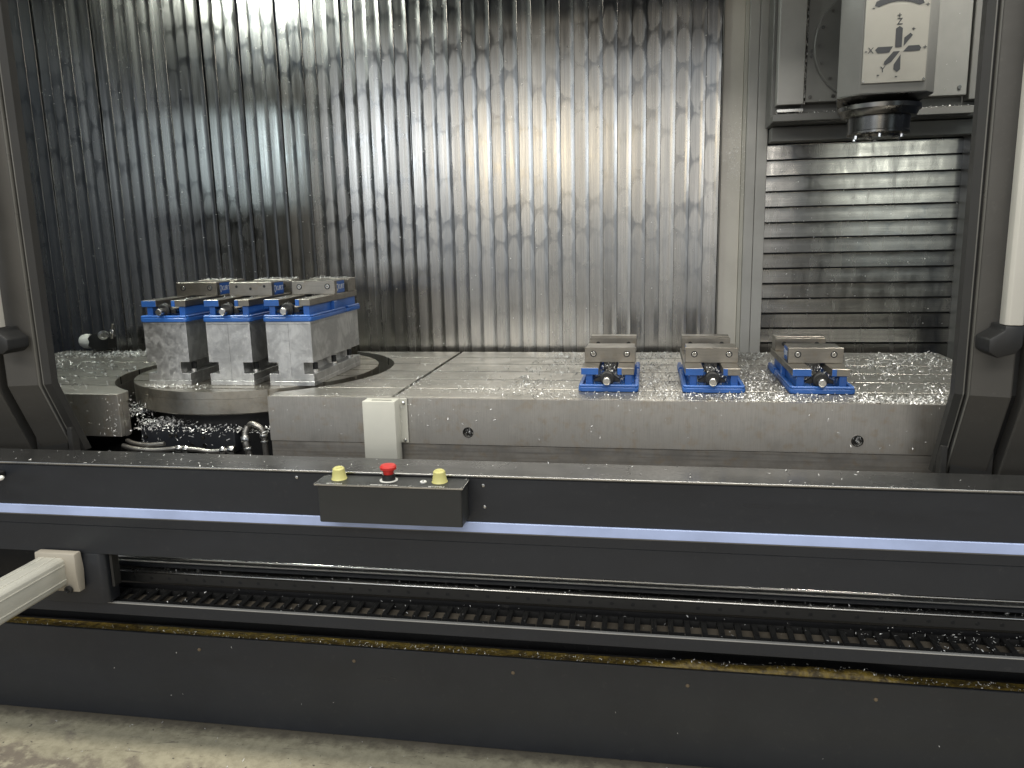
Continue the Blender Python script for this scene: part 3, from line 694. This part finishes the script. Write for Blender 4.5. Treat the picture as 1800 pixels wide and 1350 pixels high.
# ------------------------------------------------------------------ lower recess: guide rail, cable chain in its tray, base panel
gr = root('guide_rail', (-.4, 1.89, .44), 'bolted steel guide rail running along the recess under the fascia', 'guide rail')
MB().box(-1.56, 1.7, 1.872, 1.90, .455, .4832).build('rail', 'doordark', gr, .002)
MB().box(-1.56, 1.7, 1.868, 1.90, .4836, .4910).build('rail_top', 'chrome', gr, .0030, 3)
bh = None
for k in range(60):
    x = -1.53+.0537*k
    if bh is None: bh = MB().lathe((x, 1.8719, .470), (0, 1, 0), [(0, .0052), (-.0006, .0046), (-.0006, .001)], 12).build('bolt_hole', 'rubber', gr)
    else: inst(bh, gr, (.0537*k, 0, 0), name='bolt_hole')
ub = root('upper_way_bar', (-.4, 1.9, .52), 'dark bar with bright upper edge just under the fascia above the guide rail', 'way bar')
MB().box(-1.56, 1.7, 1.886, 1.96, .494, .5075).build('bar', 'black', ub, .003)
MB().box(-1.56, 1.7, 1.888, 1.96, .5080, .5115).build('bar_edge', 'greypanel', ub, .001)
MB().box(-1.56, 1.7, 1.893, 1.96, .5160, .5235).build('bright_strip', 'chrome', ub, .003, 3)
tr = root('cable_tray', (-.4, 1.8, .41), 'black cable tray with a worn pale lip below the guide rail', 'cable tray')
MB().box(-2.7, 1.7, 1.758, 1.868, .4240, .4290).build('tray_floor', 'sludge' if False else 'greydark', tr)
MB().box(-2.7, 1.7, 1.750, 1.7575, .4185, .4520).build('tray_front', 'black', tr, .0015)
MB().box(-2.7, 1.7, 1.7492, 1.7585, .4505, .4535).build('tray_lip', 'greypanel', tr, .0008)
MB().box(-2.7, 1.7, 1.8685, 1.871, .40, .452).build('tray_back', 'pit', tr)
cc = root('cable_chain', (-1.54, 1.81, .43), 'black plastic cable chain of open links lying in the tray', 'cable chain')
lk = MB()
lk.box(-1.5405, -1.5025, 1.776, 1.780, .4295, .4490); lk.box(-1.5405, -1.5025, 1.842, 1.846, .4295, .4490)
lk.box(-1.5405, -1.5275, 1.7802, 1.8418, .4440, .4505); lk.box(-1.5405, -1.5275, 1.7802, 1.8418, .4297, .4330)
lk0 = None
for k in range(80):
    if lk0 is None: lk0 = lk.build('chain_link', 'rubber', cc, 0, smooth=0)
    else: inst(lk0, cc, (.0400*k, random.uniform(-.001, .001), random.uniform(0, .0008)), (0, 0, random.gauss(0, .012)), 'chain_link')
MB().box(-1.54, 1.69, 1.788, 1.834, .4335, .4365).build('cables', 'cable', cc)

bp = root('base_panel', (-.4, 1.91, 0), 'dark grey flat base panel standing on the concrete floor', 'machine panel')
MB().box(-2.75, 1.75, 1.902, 1.912, .003, .280).build('sheet', 'black', bp, .0015)
MB().box(-2.75, 1.75, 1.9125, 1.975, .262, .268).build('top_return', 'pit', bp)
for x in (-1.265, -.795, -.345, .115, .575):
    MB().lathe((x, 1.902, .238-.002*(x+.4)), (0, -1, 0), [(0, .0052), (.0015, .0050), (.0035, .003), (.0036, .001)], 12).build('screw', 'rust', bp)
# sludge of coolant and fines along the top edge
def sludge_h(x):
    h = .001+.002*math.sin(x*9)+.002*math.sin(x*23+1)+.0015*math.sin(x*61)
    h += .014*math.exp(-((x-.13)/.075)**2)+.017*math.exp(-((x-.42)/.10)**2)+.015*math.exp(-((x-.56)/.085)**2)+.010*math.exp(-((x-.3)/.3)**2)
    return max(h-.003*(x < -.6), .001)
mb = MB(); prev = None
for i in range(420):
    x = -2.0+3.4*i/419; h = sludge_h(x); zt = .2685
    ring = [mb.bm.verts.new((x, 1.9130, zt)), mb.bm.verts.new((x, 1.9135+random.uniform(0, .002), zt+.5*h+.003+random.uniform(-.0012, .0012))), mb.bm.verts.new((x, 1.920+random.uniform(-.001, .001), zt+h*.9+.003+random.uniform(-.0012, .0012))),
            mb.bm.verts.new((x, 1.932, zt+h+.003+random.uniform(-.001, .001))), mb.bm.verts.new((x, 1.95, zt+h*.6)), mb.bm.verts.new((x, 1.965, zt))]
    if prev:
        for a in range(5): mb.bm.faces.new((prev[a], ring[a], ring[a+1], prev[a+1]))
    prev = ring
tag(mb.build('coolant_sludge', 'sludge', None, 0, smooth=80), 'yellow brown coolant sludge heaped along the top of the base panel', 'sludge', kind='stuff')

# ------------------------------------------------------------------ pendant arm
pa = root('pendant_arm', (-1.5, 1.7, .50), 'ivory rectangular pendant arm coming in from the lower left', 'arm')
MB().prism_y([(-1.563, .530), (-1.556, .523), (-1.490, .523), (-1.483, .530), (-1.483, .593), (-1.490, .600), (-1.556, .600), (-1.563, .593)], .55, 1.692).build('extrusion', 'ivory', pa, .001)
for z in (.541, .581): MB().box(-1.4835, -1.4815, .55, 1.69, z, z+.0025).build('rib', 'ivory', pa)
for x in (-1.541, -1.508): MB().box(x, x+.0025, .55, 1.69, .5998, .6015).build('rib', 'ivory', pa)
MB().prism_x([(1.692, .612), (1.717, .612), (1.722, .56), (1.717, .505), (1.695, .505), (1.690, .56)], -1.57, -1.452).build('end_bracket', 'tan', pa, .004, 2)
MB().lathe((-1.478, 1.690, .514), (0, -1, 0), [(0, .011), (.006, .011), (.007, .007), (.003, .005)], 14).build('bolt', 'rubber', pa)
MB().prism_z([(-1.60, 1.724), (-1.41, 1.724), (-1.398, 1.736), (-1.396, 1.775), (-1.60, 1.775)], .46, .6025).build('slide_post', 'black', pa, .004, 2)
MB().box(-1.3955, -1.388, 1.745, 1.775, .50, .6025).build('slide_rib', 'doordark', pa, .002)

nz = root('coolant_nozzle', (-1.60, 1.62, .80), 'small white rounded nozzle poking in at the left edge before the fascia', 'nozzle')
MB().lathe((-1.655, 1.62, .815), (1, 0, .05), [(0, .014), (.05, .014), (.068, .0125), (.076, .008), (.078, .002)], 20).build('grip', 'white', nz)
MB().lathe((-1.582, 1.628, .832), (1, .1, .25), [(0, .007), (.012, .006), (.016, .003)], 14).build('nozzle', 'white', nz)
MB().box(-1.68, -1.645, 1.632, 1.7195, .808, .824).build('holder', 'rubber', nz, .002)

# ------------------------------------------------------------------ chips
def in_vise(p):
    for c in (-.1045, .1885, .4765):
        if abs(p[0]-c) < .088 and 2.205 < p[1] < 2.625: return True
    if (p[0]-CX)**2+(p[1]-CY)**2 < CR**2: return True
    return p[1] < 2.25 and -1.575 < p[0] < -1.09
def scatter(n, x0, x1, y0, y1, z, clusters=(), cl_n=0):
    m_ = int(n*.45); k_ = max(n//22, 4)
    P = np.c_[rng.uniform(x0, x1, m_), rng.uniform(y0, y1, m_), np.full(m_, z)]
    par = np.c_[rng.uniform(x0, x1, k_), rng.uniform(y0, y1, k_)]; pick = rng.integers(0, k_, n-m_)**1
    sp_ = rng.uniform(.006, .035, k_)[pick]
    P = np.r_[P, np.c_[par[pick, 0]+rng.normal(0, 1, n-m_)*sp_*1.3, par[pick, 1]+rng.normal(0, 1, n-m_)*sp_, np.full(n-m_, z)]]
    for cx, cy, sx, sy, m in clusters: P = np.r_[P, np.c_[rng.normal(cx, sx, m), rng.normal(cy, sy, m), np.full(m, z)]]
    k = (P[:, 0] > x0) & (P[:, 0] < x1) & (P[:, 1] > y0) & (P[:, 1] < y1)
    return np.array([p for p in P[k] if not in_vise(p)])
Zt = T+.0006
chips('metal_chips', scatter(3300, -.40, .60, 2.095, 2.965, Zt, [(.33, 2.16, .10, .04, 500), (.05, 2.4, .06, .2, 500), (.33, 2.4, .06, .2, 500), (-.05, 2.9, .25, .05, 600), (.28, 2.88, .2, .06, 700)]),
      'fine silvery chips strewn round the three vises on the table', smin=.003, smax=.0105, flat=.55, wid=(.0014, .0036))
chips('metal_chips', scatter(420, .52, 1.0, 2.095, 2.96, Zt, [(.66, 2.13, .08, .03, 420), (.80, 2.20, .06, .06, 160), (.85, 2.80, .12, .10, 350), (.70, 2.55, .1, .1, 160), (1.0, 2.9, .1, .06, 200)]),
      'bright larger chips on the table right end beside the door', smin=.005, smax=.015, flat=.5, wid=(.0018, .0042))
chips('metal_chips', scatter(520, -1.0, -.35, 2.095, 2.96, Zt, [(-.47, 2.22, .05, .03, 160), (-.70, 2.3, .012, .2, 170), (-.55, 2.4, .08, .1, 90)]),
      'sparse chips on the table between the round cut-out and the nearest table vise', smin=.0025, smax=.008, flat=.4)
chips('metal_chips', scatter(260, -2.4, -1.6, 2.095, 2.96, Zt, [(-2.25, 2.86, .18, .05, 480), (-2.05, 2.88, .1, .04, 240), (-2.2, 2.6, .2, .1, 150), (-1.95, 2.4, .12, .1, 90)]),
      'bright chips on the table left of the rotary table, thickest round the probe', smin=.005, smax=.016, flat=.9, wid=(.0024, .0052))
q = np.c_[rng.uniform(-1.74, -.94, 900), rng.uniform(2.15, 2.95, 900), np.full(900, Zt)]
q = q[((q[:, 0]-CX)**2+(q[:, 1]-CY)**2 < .40**2)]; q = np.array([p for p in q if not any(abs(p[0]-c) < .075 and 2.25 < p[1] < 2.65 for c in RX)])[:330]
q2 = np.c_[rng.normal(-1.50, .07, 330), rng.normal(2.215, .018, 330), np.full(330, Zt)]; q2 = q2[((q2[:, 0]-CX)**2+(q2[:, 1]-CY)**2 < .40**2) & (q2[:, 1] < 2.248)]
chips('metal_chips', np.r_[q, q2], 'chips on the rotary table round the feet of the aluminium blocks', smin=.003, smax=.010, flat=.5)
pit = np.r_[np.c_[rng.uniform(-1.56, -1.10, 260), rng.uniform(2.10, 2.18, 260), rng.uniform(.83, .838, 260)],
            np.c_[rng.normal(-1.60, .03, 620), rng.normal(2.27, .05, 620), np.abs(rng.normal(0, .02, 620))+.855],
            np.c_[rng.normal(-1.50, .05, 320), rng.normal(2.19, .02, 320), np.abs(rng.normal(0, .008, 320))+.836]]
pit = pit[pit[:, 0] > -1.72]
chips('metal_chips', pit, 'heap of chips in the gap at the left of the rotary table', smin=.004, smax=.012, flat=.8, wid=(.002, .0045))
q = np.c_[rng.uniform(-1.56, -1.25, 48), np.full(48, 2.1635), .757+.073*rng.uniform(0, 1, 48)**.6]
chips('metal_chips', q, 'chips stuck to the black housing front under the rotary table', smin=.004, smax=.012, flat=.3, nrm='-y')
q = np.r_[np.c_[rng.uniform(-1.95, -1.58, 60), np.full(60, 2.0905), rng.uniform(.82, .94, 60)], np.c_[rng.normal(-1.60, .02, 40), np.full(40, 2.0905), rng.uniform(.82, .94, 40)],
          np.c_[rng.uniform(-1.08, 1.0, 60), np.full(60, 2.0905), rng.uniform(.83, .945, 60)], np.c_[rng.normal(-.665, .05, 30), np.full(30, 2.0855), rng.uniform(.87, .95, 30)]]
chips('metal_chips', q, 'stray chips clinging to the table front face', smin=.002, smax=.008, flat=.3, nrm='-y')
q = np.c_[rng.uniform(-1.50, -.2, 420), rng.uniform(2.00, 2.085, 420), np.full(420, .7005)]
chips('metal_chips', np.r_[np.c_[rng.uniform(-1.7, .9, 85), rng.uniform(1.725, 1.84, 85), np.full(85, .8476)], np.c_[rng.normal(-1.15, .25, 60), rng.uniform(1.725, 1.84, 60), np.full(60, .8476)]],
      'small chips lying on the black sill', smin=.002, smax=.008, flat=.3)
q = np.c_[rng.uniform(-2.5, .25, 260), np.full(260, 3.0455), rng.uniform(.96, 2.3, 260)]
q = np.r_[q, np.c_[rng.uniform(.43, 1.08, 70), np.full(70, 3.046), rng.uniform(.96, 1.69, 70)]]
chips('metal_chips', q, 'tiny specks of swarf stuck to the lamellas of the back wall', smin=.002, smax=.006, flat=.25, nrm='-y')
q = np.c_[rng.normal(.305, .022, 520), np.full(520, 3.0455), rng.normal(1.66, .075, 520)]; q = q[(q[:, 0] > .264) & (q[:, 0] < .346)]; q[q[:, 0] > .334, 1] = 3.0355
chips('metal_chips', q, 'cloud of pale specks on the beige column strip', smin=.0012, smax=.0035, flat=.2, nrm='-y', wid=(.0010, .0020))
q = np.r_[np.c_[rng.uniform(.43, 1.0, 30), np.full(30, 2.8615), rng.uniform(1.81, 2.2, 30)], np.c_[rng.uniform(.507, .513, 160), np.full(160, 2.862), rng.uniform(1.8, 2.15, 160)], np.c_[rng.uniform(.42, 1.03, 60), np.full(60, 2.846), rng.uniform(1.770, 1.775, 60)]]
chips('metal_chips', q, 'specks of swarf on the spindle carriage plates', smin=.002, smax=.006, flat=.4, nrm='-y')
q = np.r_[np.c_[rng.uniform(-1.35, 1.5, 150), rng.uniform(1.76, 1.865, 150), np.full(150, .4515)], np.c_[rng.normal(.75, .2, 130), rng.uniform(1.76, 1.86, 130), np.full(130, .4515)], np.c_[rng.uniform(-1.35, 1.5, 150), rng.uniform(1.87, 1.895, 150), np.full(150, .4915)], np.c_[rng.uniform(-1.35, 1.5, 120), rng.uniform(1.89, 1.91, 120), np.full(120, .5120)]]
chips('metal_chips', q, 'chips fallen on the cable chain and guide rail', smin=.002, smax=.007, flat=.5)
xs_ = np.r_[rng.uniform(-1.9, 1.3, 420), rng.normal(-.75, .25, 160), rng.normal(.95, .15, 120)]
q = np.c_[xs_, rng.uniform(1.918, 1.945, len(xs_)), [.2695+.002+sludge_h(x)*.95 for x in xs_]]
chips('metal_chips', q, 'white chips along the sludge on the base panel edge', smin=.002, smax=.008, flat=.6)
q = np.c_[rng.uniform(-1.9, .95, 12), np.full(12, 1.9015), rng.uniform(.02, .26, 12)]
chips('metal_chips', q, 'few stray specks on the base panel front', smin=.002, smax=.006, flat=.2, nrm='-y')
q = np.c_[rng.uniform(-1.9, .2, 90), rng.uniform(1.55, 1.89, 90), np.full(90, .0006)]
chips('metal_chips', q, 'few chips on the floor along the base panel', smin=.003, smax=.010, flat=.3)
for cx, y0, z0, jy in ((-.1045, 2.207, T, .112), (.1885, 2.207, T, .112), (.4765, 2.207, T, .112)):
    n = 520
    q = np.c_[rng.uniform(-.044, .044, n), rng.uniform(.03, .30, n), np.zeros(n)]
    q[:, 2] = .014+rng.uniform(0, 1, n)*np.clip(.022+.04*np.exp(-((q[:, 0]+.002)/.02)**2)*(q[:, 1] > .04), 0, .050)
    q = q[~((np.abs(q[:, 0]+.002) > .026) & (q[:, 2] > .043))]
    chips('metal_chips', q+np.array([cx, y0, z0]), {-.1045: 'chips packed inside the table vise nearest the table middle', .1885: 'chips packed inside the middle table vise', .4765: 'chips packed inside the table vise nearest the right door'}[cx], smin=.003, smax=.009, flat=.9)
for cx, nm in zip(RX, ('leftmost', 'middle', 'rightmost')):
    q = np.r_[np.c_[rng.uniform(-.04, .04, 90), rng.uniform(.0, .19, 90), np.full(90, .015)], np.c_[rng.uniform(-.07, .07, 150), rng.uniform(.35, .40, 150), np.full(150, .1125)], np.c_[rng.uniform(-.07, .07, 40), rng.uniform(.02, .16, 40), np.full(40, .068)]]
    q = q[~((q[:, 2] > .06) & (q[:, 2] < .08) & (np.abs(q[:, 0]) < .028))]
    chips('metal_chips', q+np.array([cx, 2.244, Z2]), 'chips scattered on the vise of the %s aluminium block' % nm, smin=.003, smax=.008, flat=.5)
